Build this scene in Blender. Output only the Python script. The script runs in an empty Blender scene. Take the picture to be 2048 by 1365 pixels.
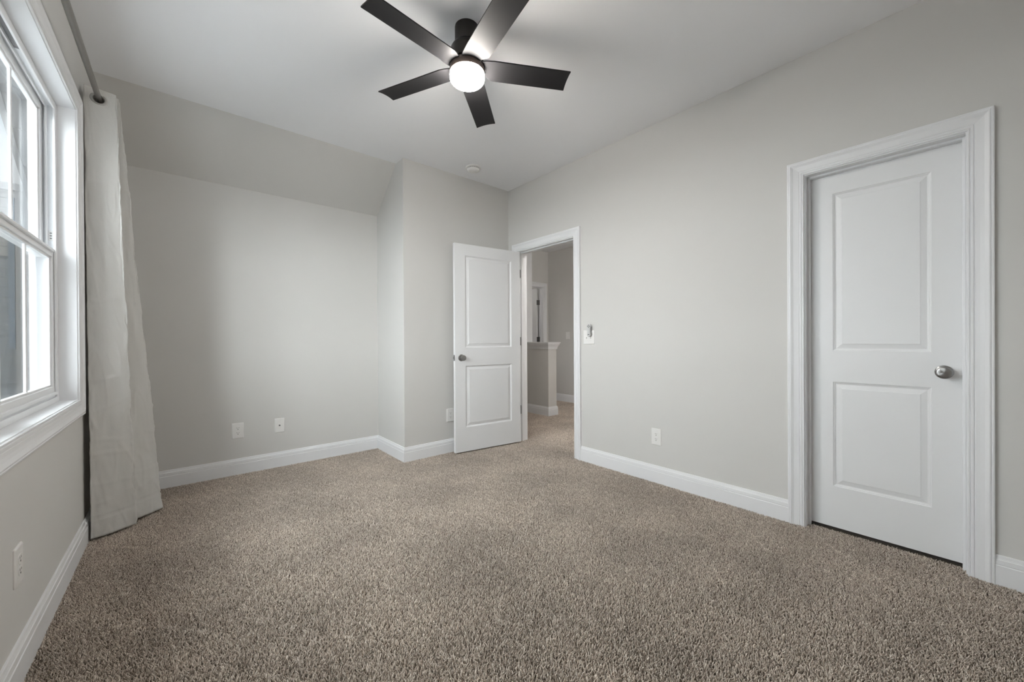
import bpy, bmesh, math, random
import numpy as np
from mathutils import Vector, Matrix, noise
PI = math.pi; R = math.radians
C = bpy.context.scene.collection
scene = bpy.context.scene
# ------------------------------------------------------------------ camera
F_PX = 773.74; YAW, PITCH, ROLL = R(40.464), R(-0.2), R(-0.3205); CAM_Z = 1.098
cd = bpy.data.cameras.new('camera'); cam = bpy.data.objects.new('camera', cd); C.objects.link(cam)
cd.sensor_fit = 'HORIZONTAL'; cd.sensor_width = 36; cd.lens = 36 * F_PX / 2048; cd.clip_start = .02; cd.clip_end = 400
_f = Vector((math.sin(YAW) * math.cos(PITCH), math.cos(YAW) * math.cos(PITCH), math.sin(PITCH)))
_r = Vector((math.cos(YAW), -math.sin(YAW), 0)); _u = _r.cross(_f)
_r2 = _r * math.cos(ROLL) + _u * math.sin(ROLL); _u2 = -_r * math.sin(ROLL) + _u * math.cos(ROLL)
m = Matrix.Identity(4)
for i in range(3): m[i][0] = _r2[i]; m[i][1] = _u2[i]; m[i][2] = -_f[i]
m.translation = (0, 0, CAM_Z); cam.matrix_world = m; scene.camera = cam
# ------------------------------------------------------------------ view, world, lights
vs = scene.view_settings; vs.view_transform = 'Standard'; vs.look = 'None'; vs.gamma = 1; vs.use_curve_mapping = False
scene.display_settings.display_device = 'sRGB'
vs.exposure = 0.12
scene.cycles.use_denoising = True
scene.cycles.max_bounces = 12; scene.cycles.diffuse_bounces = 8; scene.cycles.transparent_max_bounces = 16
SKY_STRENGTH = .85
LAMP_STRENGTH = 155.0
HALL_WATTS = 50.0
w = bpy.data.worlds.new('sky'); scene.world = w; w.use_nodes = True
nt = w.node_tree; nt.nodes.clear()
tc = nt.nodes.new('ShaderNodeTexCoord'); sp = nt.nodes.new('ShaderNodeSeparateXYZ'); rp = nt.nodes.new('ShaderNodeValToRGB')
bg = nt.nodes.new('ShaderNodeBackground'); ow = nt.nodes.new('ShaderNodeOutputWorld')
nt.links.new(tc.outputs['Generated'], sp.inputs[0]); nt.links.new(sp.outputs['Z'], rp.inputs[0])
nt.links.new(rp.outputs[0], bg.inputs[0]); nt.links.new(bg.outputs[0], ow.inputs[0]); bg.inputs[1].default_value = SKY_STRENGTH
e = rp.color_ramp.elements
e[0].position = 0.0; e[0].color = (.88, .92, .97, 1); e[1].position = .9; e[1].color = (.40, .62, .95, 1)
for pos, col in ((.29, (.90, .94, .98, 1)), (.35, (.66, .82, .95, 1)), (.50, (.58, .77, .95, 1))):
    x = e.new(pos); x.color = col
sd = bpy.data.lights.new('sun', 'SUN'); sd.energy = 41; sd.angle = R(134); sd.color = (.93, .97, 1)
so = bpy.data.objects.new('sun', sd); C.objects.link(so); so.rotation_euler = Vector((1, -.08, -.05)).to_track_quat('-Z', 'Y').to_euler()
hl = bpy.data.lights.new('hall_fill', 'POINT'); hl.energy = HALL_WATTS; hl.shadow_soft_size = .12; hl.color = (1, .96, .91)  # added fill without a fixture, lights the hall from out of view
ho = bpy.data.objects.new('hall_fill', hl); C.objects.link(ho); ho.location = (3.02, 1.35, 2.3)
rl = bpy.data.lights.new('far_room_fill', 'POINT'); rl.energy = 7; rl.shadow_soft_size = .15; rl.color = (1, .96, .9)  # added fill with no known source, brightens the room past the hall
ro = bpy.data.objects.new('far_room_fill', rl); C.objects.link(ro); ro.location = (4.1, 6.3, 2.2)
tl = bpy.data.lights.new('stair_fill', 'POINT'); tl.energy = 1.3; tl.shadow_soft_size = .08; tl.color = (.95, .98, 1)  # added fill hidden behind the half wall, brightens the stair wall
to = bpy.data.objects.new('stair_fill', tl); C.objects.link(to); to.location = (4.40, 4.30, .62)
# ------------------------------------------------------------------ materials
def mat(name, col, rough=.5, metal=0, spec=.5, noise_amt=0, noise_scale=60, bump=0, bump_scale=300, **kw):
    M = bpy.data.materials.new(name); M.use_nodes = True
    n = M.node_tree.nodes; l = M.node_tree.links; b = n['Principled BSDF']
    b.inputs['Base Color'].default_value = (*col, 1); b.inputs['Roughness'].default_value = rough
    b.inputs['Metallic'].default_value = metal; b.inputs['Specular IOR Level'].default_value = spec
    for k, v in kw.items(): b.inputs[k].default_value = v
    g = n.new('ShaderNodeNewGeometry')
    if noise_amt:
        t = n.new('ShaderNodeTexNoise'); t.inputs['Scale'].default_value = noise_scale; t.inputs['Detail'].default_value = 4
        l.new(g.outputs['Position'], t.inputs['Vector'])
        mx = n.new('ShaderNodeMix'); mx.data_type = 'RGBA'
        mx.inputs['A'].default_value = (*[c * (1 - noise_amt) for c in col], 1); mx.inputs['B'].default_value = (*[min(1, c * (1 + noise_amt)) for c in col], 1)
        l.new(t.outputs['Fac'], mx.inputs['Factor']); l.new(mx.outputs['Result'], b.inputs['Base Color'])
    if bump:
        t = n.new('ShaderNodeTexNoise'); t.inputs['Scale'].default_value = bump_scale; t.inputs['Detail'].default_value = 3
        l.new(g.outputs['Position'], t.inputs['Vector'])
        bp = n.new('ShaderNodeBump'); bp.inputs['Strength'].default_value = bump; bp.inputs['Distance'].default_value = .002
        l.new(t.outputs['Fac'], bp.inputs['Height']); l.new(bp.outputs['Normal'], b.inputs['Normal'])
    return M
WALL = mat('wall_paint', (.64, .63, .612), .75, spec=.25, noise_amt=.012, noise_scale=3, bump=.05, bump_scale=220)
CEIL = mat('ceiling_paint', (.895, .90, .92), .85, spec=.2, noise_amt=.01, noise_scale=3, bump=.05, bump_scale=160)
TRIM = mat('white_semigloss_paint', (.80, .805, .82), .38, spec=.4, noise_amt=.008, noise_scale=9, bump=.03, bump_scale=90)
DOOR = mat('white_door_paint', (.79, .795, .805), .42, spec=.4, noise_amt=.008, noise_scale=6, bump=.04, bump_scale=120)
VINYL = mat('white_vinyl', (.84, .85, .865), .3, spec=.5, noise_amt=.006, noise_scale=12)
PLASTIC = mat('white_plastic', (.80, .79, .775), .35, spec=.5, noise_amt=.01, noise_scale=40)
DARK = mat('dark_slot', (.02, .02, .02), .6, noise_amt=.1)
GREY = mat('grey_print', (.22, .22, .22), .6, noise_amt=.1)
NICKEL = mat('satin_nickel', (.33, .325, .32), .28, metal=1, noise_amt=.04, noise_scale=300)
HINGE = mat('hinge_nickel', (.22, .22, .22), .35, metal=1, noise_amt=.05)
BRONZE = mat('dark_bronze_metal', (.045, .041, .038), .38, metal=.55, spec=.5, noise_amt=.05, noise_scale=50)
BLADE = mat('matte_dark_blade', (.021, .0205, .022), .55, metal=0, spec=.2, noise_amt=.05, noise_scale=30)
RODM = mat('rod_grey_metal', (.30, .29, .27), .42, metal=.6, noise_amt=.05, noise_scale=40)
BROWN = mat('brushed_brown_metal', (.15, .115, .10), .4, metal=.7, noise_amt=.05, noise_scale=80)
LABEL = mat('grey_label', (.30, .30, .31), .5, noise_amt=.1, noise_scale=90)
RINGM = mat('grommet_metal', (.40, .39, .37), .4, metal=.5, noise_amt=.04, noise_scale=60)
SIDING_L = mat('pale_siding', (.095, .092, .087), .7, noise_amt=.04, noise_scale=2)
SIDING_B = mat('sky_tinted_siding', (.030, .040, .052), .7, noise_amt=.06, noise_scale=2)  # bluish cast of reflected sky and screen put into the siding colour
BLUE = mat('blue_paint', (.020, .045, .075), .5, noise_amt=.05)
EAVE = mat('darkened_eave', (.105, .105, .106), .6, noise_amt=.03, noise_scale=5)  # eave and siding colours darkened so strong daylight does not blow them out
BOUNCE_GROUND = mat('bounce_ground', (.55, .55, .54), .9, noise_amt=.3, noise_scale=5)  # ground out of view, made pale to bounce daylight onto the ceiling
ROOFM = mat('roof_shingle', (.12, .115, .11), .9, noise_amt=.2, noise_scale=12)
BACKING = mat('carpet_backing', (.13, .105, .085), .95, noise_amt=.25, noise_scale=250, bump=.5, bump_scale=300)

def emission(name, col, s):
    M = bpy.data.materials.new(name); M.use_nodes = True; n = M.node_tree.nodes; b = n['Principled BSDF']
    b.inputs['Base Color'].default_value = (.9, .9, .88, 1); b.inputs['Roughness'].default_value = .25
    b.inputs['Emission Color'].default_value = (*col, 1); b.inputs['Emission Strength'].default_value = s
    return M
GLOBE = emission('lit_opal_glass', (1, .945, .875), LAMP_STRENGTH)

def glass_mat():
    M = bpy.data.materials.new('window_glass'); M.use_nodes = True; n = M.node_tree.nodes; l = M.node_tree.links; n.clear()
    o = n.new('ShaderNodeOutputMaterial'); t = n.new('ShaderNodeBsdfTransparent'); g = n.new('ShaderNodeBsdfGlossy'); x = n.new('ShaderNodeMixShader')
    f = n.new('ShaderNodeFresnel'); gm = n.new('ShaderNodeNewGeometry'); mr = n.new('ShaderNodeMapRange')
    mr.inputs['To Min'].default_value = 1.45; mr.inputs['To Max'].default_value = 1 / 1.45      # same reflectance on both faces of the pane
    l.new(gm.outputs['Backfacing'], mr.inputs[0]); l.new(mr.outputs[0], f.inputs[0])
    g.inputs['Roughness'].default_value = .01
    t.inputs[0].default_value = (.97, .985, .98, 1)
    l.new(f.outputs[0], x.inputs[0]); l.new(t.outputs[0], x.inputs[1]); l.new(g.outputs[0], x.inputs[2]); l.new(x.outputs[0], o.inputs[0])
    return M
GLASS = glass_mat()

def cloth_mat():
    M = mat('linen_curtain', (.60, .59, .56), .85, spec=.15)
    n = M.node_tree.nodes; l = M.node_tree.links; b = n['Principled BSDF']
    g = n.new('ShaderNodeNewGeometry'); mp = n.new('ShaderNodeMapping'); mp.inputs['Scale'].default_value = (500, 500, 260)
    l.new(g.outputs['Position'], mp.inputs[0])
    t = n.new('ShaderNodeTexNoise'); t.inputs['Scale'].default_value = 1; l.new(mp.outputs[0], t.inputs['Vector'])
    t2 = n.new('ShaderNodeTexNoise'); t2.inputs['Scale'].default_value = 14; t2.inputs['Detail'].default_value = 5; l.new(g.outputs['Position'], t2.inputs['Vector'])
    ad = n.new('ShaderNodeMath'); ad.operation = 'MULTIPLY_ADD'; ad.inputs[1].default_value = 5; l.new(t2.outputs['Fac'], ad.inputs[0]); l.new(t.outputs['Fac'], ad.inputs[2])
    bp = n.new('ShaderNodeBump'); bp.inputs['Strength'].default_value = .35; bp.inputs['Distance'].default_value = .0015
    l.new(ad.outputs[0], bp.inputs['Height']); l.new(bp.outputs[0], b.inputs['Normal'])
    mx = n.new('ShaderNodeMix'); mx.data_type = 'RGBA'; mx.inputs['A'].default_value = (.68, .67, .645, 1); mx.inputs['B'].default_value = (.78, .77, .745, 1)
    l.new(t.outputs['Fac'], mx.inputs['Factor']); l.new(mx.outputs['Result'], b.inputs['Base Color'])
    tr = n.new('ShaderNodeBsdfTranslucent'); tr.inputs[0].default_value = (.55, .54, .5, 1); ms = n.new('ShaderNodeMixShader'); ms.inputs[0].default_value = .18
    o = n['Material Output']; l.new(b.outputs[0], ms.inputs[1]); l.new(tr.outputs[0], ms.inputs[2]); l.new(ms.outputs[0], o.inputs[0])
    return M
CLOTH = cloth_mat()

def tuft_mat():
    M = mat('carpet_yarn', (.4, .34, .29), .95, spec=.05)
    n = M.node_tree.nodes; l = M.node_tree.links; b = n['Principled BSDF']
    a = n.new('ShaderNodeAttribute'); a.attribute_name = 'yarn'; rp = n.new('ShaderNodeValToRGB')
    g = n.new('ShaderNodeNewGeometry'); t = n.new('ShaderNodeTexNoise'); t.inputs['Scale'].default_value = 2.2; t.inputs['Detail'].default_value = 3
    l.new(g.outputs['Position'], t.inputs['Vector'])
    mr = n.new('ShaderNodeMapRange'); mr.inputs['From Min'].default_value = .35; mr.inputs['From Max'].default_value = .65; mr.inputs['To Min'].default_value = .88; mr.inputs['To Max'].default_value = 1.10
    l.new(t.outputs['Fac'], mr.inputs[0])
    e = rp.color_ramp.elements; e[0].position = 0; e[0].color = (.21, .17, .135, 1); e[1].position = 1; e[1].color = (.86, .78, .70, 1)
    x = e.new(.35); x.color = (.52, .445, .38, 1); x = e.new(.7); x.color = (.68, .60, .525, 1)
    l.new(a.outputs['Fac'], rp.inputs[0])
    vm = n.new('ShaderNodeVectorMath'); vm.operation = 'SCALE'; l.new(rp.outputs[0], vm.inputs[0]); l.new(mr.outputs[0], vm.inputs['Scale'])
    l.new(vm.outputs[0], b.inputs['Base Color'])
    return M
YARN = tuft_mat()
# ------------------------------------------------------------------ helpers
def obj(name, bm, material, parent=None, smooth=False, loc=None, rot=None):
    me = bpy.data.meshes.new(name)
    bmesh.ops.recalc_face_normals(bm, faces=bm.faces[:]); bm.to_mesh(me); bm.free()
    if smooth:
        for p in me.polygons: p.use_smooth = True
        if smooth != 'all': me.set_sharp_from_angle(angle=R(35))
    me.materials.append(material)
    o = bpy.data.objects.new(name, me); C.objects.link(o)
    if parent: o.parent = parent
    if loc is not None: o.location = loc
    if rot is not None: o.rotation_euler = rot
    return o
def struct(name, bm, material, **kw):
    o = obj(name, bm, material, **kw); o['kind'] = 'structure'; return o
def tag(o, label, cat, group=None):
    o['label'] = label; o['category'] = cat
    if group: o['group'] = group
    return o
def thing(name, label, cat, loc=(0, 0, 0), rotz=0, group=None):
    o = bpy.data.objects.new(name, None); C.objects.link(o); o.empty_display_size = .05
    o.location = loc; o.rotation_euler = (0, 0, rotz); return tag(o, label, cat, group)
def B(): return bmesh.new()
def box(bm, x0, x1, y0, y1, z0, z1, bev=0):
    t = bmesh.new(); bmesh.ops.create_cube(t, size=1)
    for v in t.verts: v.co = ((x0 + x1) / 2 + v.co.x * (x1 - x0), (y0 + y1) / 2 + v.co.y * (y1 - y0), (z0 + z1) / 2 + v.co.z * (z1 - z0))
    if bev: bmesh.ops.bevel(t, geom=t.edges[:], offset=bev, segments=2, affect='EDGES', profile=.6)
    me = bpy.data.meshes.new('t'); t.to_mesh(me); t.free(); bm.from_mesh(me); bpy.data.meshes.remove(me); return bm
def lathe(bm, prof, n=48, M=Matrix.Identity(4)):
    rings = []
    for r, z in prof:
        rings.append([bm.verts.new(M @ Vector((r * math.cos(2 * PI * k / n), r * math.sin(2 * PI * k / n), z))) for k in range(n)] if r > 1e-6 else [bm.verts.new(M @ Vector((0, 0, z)))])
    for a, b in zip(rings, rings[1:]):
        for k in range(n):
            k2 = (k + 1) % n
            if len(a) == 1 and len(b) == 1: continue
            if len(a) == 1: bm.faces.new((a[0], b[k], b[k2]))
            elif len(b) == 1: bm.faces.new((a[k], a[k2], b[0]))
            else: bm.faces.new((a[k], a[k2], b[k2], b[k]))
    return bm
def torus(bm, R0, r0, M=Matrix.Identity(4), n=32, k=10):
    vs = [[bm.verts.new(M @ Vector(((R0 + r0 * math.cos(2 * PI * j / k)) * math.cos(2 * PI * i / n), (R0 + r0 * math.cos(2 * PI * j / k)) * math.sin(2 * PI * i / n), r0 * math.sin(2 * PI * j / k)))) for j in range(k)] for i in range(n)]
    for i in range(n):
        for j in range(k): bm.faces.new((vs[i][j], vs[(i + 1) % n][j], vs[(i + 1) % n][(j + 1) % k], vs[i][(j + 1) % k]))
    return bm
def prism(bm, pts, f):
    """pts: 2D outline; f maps (a,b,t) to xyz, t in 0..1"""
    a = [bm.verts.new(f(p[0], p[1], 0)) for p in pts]; b = [bm.verts.new(f(p[0], p[1], 1)) for p in pts]; n = len(pts)
    bm.faces.new(a); bm.faces.new(b[::-1])
    for i in range(n): bm.faces.new((a[i], b[i], b[(i + 1) % n], a[(i + 1) % n]))
    return bm
def sweep(bm, path, prof, f, closed=False):
    """mitred moulding: path 2D points, prof (outward offset, height off the wall), f(a,b,d)->xyz; outward = left of travel"""
    n = len(path); P = [Vector(p) for p in path]; rings = []
    def nrm(a, b): d = (b - a).normalized(); return Vector((-d.y, d.x))
    for i in range(n):
        n1 = nrm(P[i - 1], P[i]) if (i > 0 or closed) else None; n2 = nrm(P[i], P[(i + 1) % n]) if (i < n - 1 or closed) else None
        if n1 is None: mv = n2
        elif n2 is None: mv = n1
        else: mv = (n1 + n2) / (1 + n1.dot(n2))
        rings.append([bm.verts.new(f(*(P[i] + mv * wd), d)) for wd, d in prof])
    k = len(prof)
    for i in range(n if closed else n - 1):
        a, b = rings[i], rings[(i + 1) % n]
        for j in range(k): bm.faces.new((a[j], a[(j + 1) % k], b[(j + 1) % k], b[j]))
    if not closed: bm.faces.new(rings[0]); bm.faces.new(rings[-1][::-1])
    return bm
# ------------------------------------------------------------------ room dimensions
H = 2.744; XR = 2.763; XL = -.4145; YB = 3.908; XJ = 1.526; YJ = 3.292; YR = -.50
ZK, YS = 2.368, 3.44
HY_ = 5.0
FZ = -.012                       # carpet backing level (tips of the pile are at z = 0)
WT = .12
# entry door opening (right wall), closet opening, window
EY0, EY1, DH = 2.355, 3.130, 2.042
CY0, CY1 = -.001, .605
WY0, WY1, WZ0, WZ1 = 1.20, 2.985, .80, 2.30
# ------------------------------------------------------------------ shell
struct('floor', box(B(), -.6, 5.4, -.7, 7.3, FZ - .1, FZ), BACKING)
struct('ceiling', box(B(), XL - .2, XR + WT / 2, YR - .15, YJ + .9, H, H + .1), CEIL)
b = B()                          # right wall with the two door openings
for y0, y1, z0, z1 in ((YR - .15, CY0 - .02, FZ, H), (CY0 - .02, CY1 + .02, DH + .02, H), (CY1 + .02, EY0 - .02, FZ, H), (EY0 - .02, EY1 + .02, DH + .02, H), (EY1 + .02, HY_ + .115, FZ, H)):
    box(b, XR, XR + WT, y0, y1, z0, z1)
struct('wall_right', b, WALL)
b = B()                          # window wall
LT = .16
for y0, y1, z0, z1 in ((YR - .15, WY0 - .02, FZ, H), (WY0 - .02, WY1 + .02, FZ, WZ0 - .02), (WY0 - .02, WY1 + .02, WZ1 + .02, H), (WY1 + .02, YB + .12, FZ, H)):
    box(b, XL - LT, XL, y0, y1, z0, z1)
struct('wall_left', b, WALL)
struct('wall_back', box(B(), XL - LT, XJ + .05, YB, YB + .12, FZ, ZK + .02), WALL)
b = B(); prism(b, [(YS, H), (YB + .12, ZK - .12 * (H - ZK) / (YB - YS)), (YB + .25, ZK), (YS + .1, H + .1)], lambda a, c, t: (XL - LT + t * (XJ + .05 - XL + LT), a, c))
struct('wall_slope', b, WALL)
struct('wall_alcove', box(B(), XJ, XJ + .1, YJ + .1, YB + .1, FZ, H), WALL)
struct('wall_jog', box(B(), XJ, XR, YJ, YJ + .1, FZ, H), WALL)
struct('wall_rear', box(B(), XL - .1, XR + .1, YR - .12, YR, FZ, H), WALL)
# closet behind the closed door
b = B(); box(b, XR + WT + .6, XR + WT + .7, -.4, 1.0, FZ, H); box(b, XR + WT, XR + WT + .7, -.5, -.4, FZ, H); box(b, XR + WT, XR + WT + .7, 1.0, 1.1, FZ, H)
struct('wall_closet', b, WALL)
# hall
HX, HY, HH = 5.15, 5.0, 2.705
struct('wall_hall_right', box(B(), HX, HX + .12, .1, 7.2, FZ, HH), WALL)
FDX0, FDX1 = 4.20, 5.015          # far door opening
b = B(); box(b, XR + WT, FDX0 - .02, HY, HY + .115, FZ, HH); box(b, FDX0 - .02, FDX1 + .02, HY, HY + .115, DH + .02, HH); box(b, FDX1 + .02, HX, HY, HY + .115, FZ, HH)
struct('wall_hall_end', b, WALL)
struct('wall_hall_near', box(B(), XR + WT, HX + .1, .0 + 1.11, 1.2 - .0, FZ, HH) if False else box(B(), XR + WT + .7, HX + .1, .0, .1, FZ, HH), WALL)
struct('wall_beyond', box(B(), 3.6, HX, 7.1, 7.2, FZ, HH), WALL)
struct('wall_beyond_left', box(B(), 3.6, 3.7, HY + .115, 7.1, FZ, HH), WALL)
struct('wall_stair', box(B(), 4.19, 4.475, 4.72, 4.83, FZ, HH), TRIM)
struct('ceiling_hall', box(B(), XR + WT / 2, HX + .12, .0, 7.3, HH, HH + .09), CEIL)
# half wall at the stairs
GX0, GX1, GY0 = 3.995, 4.165, 3.885
struct('wall_half', box(B(), GX0, GX1, GY0, 5.0, FZ, .97), WALL)
# ------------------------------------------------------------------ baseboards
BH = .127
BPROF = [(0, FZ), (.016, FZ), (.016, .083), (.0135, .0855), (.0135, .0875), (.0148, .0895), (.0135, .108), (.0105, .1105), (.0105, .1125), (.0092, .115), (.0068, BH - .001), (.005, BH), (0, BH)]
def baseboard(name, p0, p1, nrm, k0=0, k1=0, s=1):
    """k0/k1: mitre, +1 inner corner, -1 outer corner, 0 square end"""
    bm = B(); P0, P1, N = Vector((*p0, 0)), Vector((*p1, 0)), Vector((*nrm, 0)); d = (P1 - P0).normalized()
    r0 = [bm.verts.new(P0 + N * t + d * t * k0 + Vector((0, 0, z))) for t, z in BPROF]
    r1 = [bm.verts.new(P1 + N * t - d * t * k1 + Vector((0, 0, z))) for t, z in BPROF]
    n = len(BPROF)
    for j in range(n): bm.faces.new((r0[j], r0[(j + 1) % n], r1[(j + 1) % n], r1[j]))
    bm.faces.new(r0); bm.faces.new(r1[::-1])
    return struct(name, bm, TRIM)
baseboard('baseboard_left', (XL, YR), (XL, YB), (1, 0), 1, 1)
baseboard('baseboard_back', (XL, YB), (XJ, YB), (0, -1), 1, 1)
baseboard('baseboard_alcove', (XJ, YB), (XJ, YJ), (-1, 0), 1, -1)
baseboard('baseboard_jog', (XJ, YJ), (XR, YJ), (0, -1), -1, 1)
CW = .079                          # casing width
baseboard('baseboard_right', (XR, EY0 - .005 - CW), (XR, CY1 + .005 + CW), (-1, 0))
baseboard('baseboard_right_near', (XR, CY0 - .005 - CW), (XR, YR), (-1, 0), 0, 1)
baseboard('baseboard_rear', (XL, YR), (XR, YR), (0, 1), 1, 1)
baseboard('baseboard_hall', (HX, HY), (HX, .1), (-1, 0), 1, 0)
baseboard('baseboard_half', (GX0, 5.0), (GX0, GY0), (-1, 0), 0, -1)
baseboard('baseboard_half_end', (GX0, GY0), (GX1, GY0), (0, -1), -1, -1)
baseboard('baseboard_half_side', (GX1, GY0), (GX1, 4.7), (1, 0), -1, 0)
# cap of the half wall: crown profile swept round the end
b = B(); cp = [(0, .955), (.008, .955), (.010, .965), (.014, .985), (.026, 1.012), (.036, 1.028), (.036, 1.042), (.046, 1.045), (.046, 1.058), (0, 1.058)]
sweep(b, [(GX1, 5.0), (GX1, GY0), (GX0, GY0), (GX0, 5.0)][::-1], [(-o, z) for o, z in cp], lambda a, c, d: (a, c, d))
box(b, GX0, GX1, GY0, 5.0, .97, 1.058)
struct('trim_4', b, TRIM)
# ------------------------------------------------------------------ door casings and jambs
CPROF = [(0, 0), (0, .0085), (.002, .0105), (.006, .0105), (.0082, .0078), (.0098, .0078), (.0112, .0112), (.018, .0118), (.0202, .0088), (.0222, .0088), (.024, .0108), (.037, .0122), (.050, .0146), (.058, .0185), (.063, .0208), (.067, .0204), (.0685, .0180), (.0705, .0180), (.072, .0192), (.077, .0186), (.079, .016), (.079, 0)]
def casing(bm, y0, y1, zt, f, zb=FZ):
    # outward lies left of travel, so go up the y0 side with a flipped sense
    sweep(bm, [(y1, zb), (y1, zt), (y0, zt), (y0, zb)], [(-o, d) for o, d in CPROF], f)
RV = .005
def door_trim(name, y0, y1, stop0, stop1):
    bm = B()
    casing(bm, y0 - RV, y1 + RV, DH + RV, lambda a, c, d: (XR - d, a, c))
    casing(bm, y0 - RV, y1 + RV, DH + RV, lambda a, c, d: (XR + WT + d, a, c))
    J = .019
    box(bm, XR - .001, XR + WT + .001, y1, y1 + J, FZ, DH + J); box(bm, XR - .001, XR + WT + .001, y0 - J, y0, FZ, DH + J); box(bm, XR - .001, XR + WT + .001, y0, y1, DH, DH + J)
    S = .011
    box(bm, XR + stop0, XR + stop1, y1 - S, y1, FZ, DH, .002); box(bm, XR + stop0, XR + stop1, y0, y0 + S, FZ, DH, .002); box(bm, XR + stop0, XR + stop1, y0 + S, y1 - S, DH - S, DH, .002)
    return struct(name, bm, TRIM)
ent = door_trim('trim_1', EY0, EY1, .037, .073)
door_trim('trim_2', CY0, CY1, .042, .077)
# strike plate on the latch-side jamb
obj('strike_plate', box(B(), XR + .004, XR + .030, EY0 - .001, EY0 + .0015, .895, .955), HINGE, ent)
# ------------------------------------------------------------------ panel doors
LOOPS = [(0, 0), (.003, .0035), (.007, .0048), (.010, .0085), (.015, .0095), (.036, .0040), (.039, .0022), (.041, .0018)]
def panel_door_mesh(wd, ht, panels, th=.035):
    """slab in local x 0..wd, z 0..ht, y 0..th; panels moulded on both faces"""
    bm = B()
    for side in (0, 1):
        Y = lambda d: d if side == 0 else th - d
        xs = sorted({0, wd, *[p[0] for p in panels], *[p[1] for p in panels]}); zs = sorted({0, ht, *[p[2] for p in panels], *[p[3] for p in panels]})
        vv = {}
        def V(x, z, d):
            k = (round(x, 5), round(z, 5), round(d, 5))
            if k not in vv: vv[k] = bm.verts.new((x, Y(d), z))
            return vv[k]
        for i in range(len(xs) - 1):
            for j in range(len(zs) - 1):
                xm, zm = (xs[i] + xs[i + 1]) / 2, (zs[j] + zs[j + 1]) / 2
                if any(p[0] < xm < p[1] and p[2] < zm < p[3] for p in panels): continue
                bm.faces.new((V(xs[i], zs[j], 0), V(xs[i + 1], zs[j], 0), V(xs[i + 1], zs[j + 1], 0), V(xs[i], zs[j + 1], 0)))
        for x0, x1, z0, z1 in panels:
            rings = [[V(x0 + o, z0 + o, d), V(x1 - o, z0 + o, d), V(x1 - o, z1 - o, d), V(x0 + o, z1 - o, d)] for o, d in LOOPS]
            for a, c in zip(rings, rings[1:]):
                for k in range(4): bm.faces.new((a[k], a[(k + 1) % 4], c[(k + 1) % 4], c[k]))
            bm.faces.new(rings[-1])
    # edges
    for x in (0, wd):
        v = [bm.verts.new(p) for p in ((x, 0, 0), (x, th, 0), (x, th, ht), (x, 0, ht))]; bm.faces.new(v)
    for z in (0, ht):
        v = [bm.verts.new(p) for p in ((0, 0, z), (wd, 0, z), (wd, th, z), (0, th, z))]; bm.faces.new(v)
    bmesh.ops.remove_doubles(bm, verts=bm.verts[:], dist=1e-5)
    return bm
def knob(parent, x, y, z, sgn, face=None):
    """satin knob on the face at local y, pointing along sgn*y"""
    M = Matrix.Translation((x, y, z)) @ Matrix.Rotation(-sgn * PI / 2, 4, 'X')
    k = obj('knob', lathe(B(), [(0, .0575), (.004, .0573), (.020, .0558), (.0245, .0548), (.0268, .0530), (.0275, .0500), (.0265, .0455), (.022, .040), (.015, .034), (.0115, .028), (.0115, .006)], 48, M), face or KNOB_FACE, parent, smooth=True)
    obj('rosette', lathe(B(), [(0, .007), (.022, .0068), (.029, .0055), (.0325, .003), (.0325, 0), (0, 0)], 48, M), NICKEL, k, smooth=True)
    return k
def knob_face_mat(axis):
    M = mat('turned_nickel', (.36, .355, .35), .32, metal=1)
    n = M.node_tree.nodes; b = n['Principled BSDF']
    b.inputs['Anisotropic'].default_value = .75
    tg = n.new('ShaderNodeTangent'); tg.direction_type = 'RADIAL'; tg.axis = axis
    M.node_tree.links.new(tg.outputs[0], b.inputs['Tangent']); return M
KNOB_FACE = knob_face_mat('Y'); KNOB_FACE_X = knob_face_mat('X')
# entry door: hinge pin at the far jamb, swung 96.6 degrees into the room
EW = .763; EH = 2.022
def set_door(name, wd, panels): return struct(name, panel_door_mesh(wd, EH, panels), DOOR)
PZ = [(.235, .835), (1.012, 1.912)]        # heights of the lower and upper panels above the slab's foot
d1 = set_door('door_1', EW, [(.112, EW - .112, *PZ[0]), (.112, EW - .112, *PZ[1])])
# local x runs from hinge to free edge, local y=0 is the hall face when open; world: x -> d, y -> n
al = R(6.6); dv = Vector((-math.cos(al), math.sin(al), 0)); nv = Vector((math.sin(al), math.cos(al), 0))
pin = Vector((XR - .008, EY1 - .002, 0)); org = pin + dv * .003 - nv * .043 + Vector((0, 0, .010))
M1 = Matrix.Identity(4)
for i in range(3): M1[i][0] = dv[i]; M1[i][1] = nv[i]
# mirrored frame -> bake it into the mesh so the object keeps a plain transform
d1.data.transform(M1); d1.data.flip_normals(); d1.location = org
def bake(o): o.data.transform(M1); o.data.flip_normals(); return o
k1 = knob(d1, EW - .066, 0, .915, -1); bake(k1); bake(k1.children[0])
k2 = knob(d1, EW - .066, .035, .915, 1); bake(k2); bake(k2.children[0])
b = box(B(), EW - .001, EW + .0015, .006, .029, .887, .943); lp = bake(obj('latch_plate', b, HINGE, d1))
bake(obj('latch_bolt', box(B(), EW + .001, EW + .011, .011, .024, .907, .923, .002), NICKEL, lp))
for hz in (.33, 1.07, 1.80):
    bm = B(); box(bm, -.002, .0005, .002, .033, hz - .045, hz + .045)
    lathe(bm, [(0, -.046), (.006, -.046), (.006, .046), (0, .046)], 16, Matrix.Translation((-.003, .043, hz)))
    h = bake(obj('hinge', bm, HINGE, d1))
# jamb leaves of the three hinges
for hz in (.34, 1.08, 1.81): obj('hinge_leaf', box(B(), XR + .002, XR + .033, EY1 - .0025, EY1 + .001, hz - .045, hz + .045), HINGE, ent)
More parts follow.
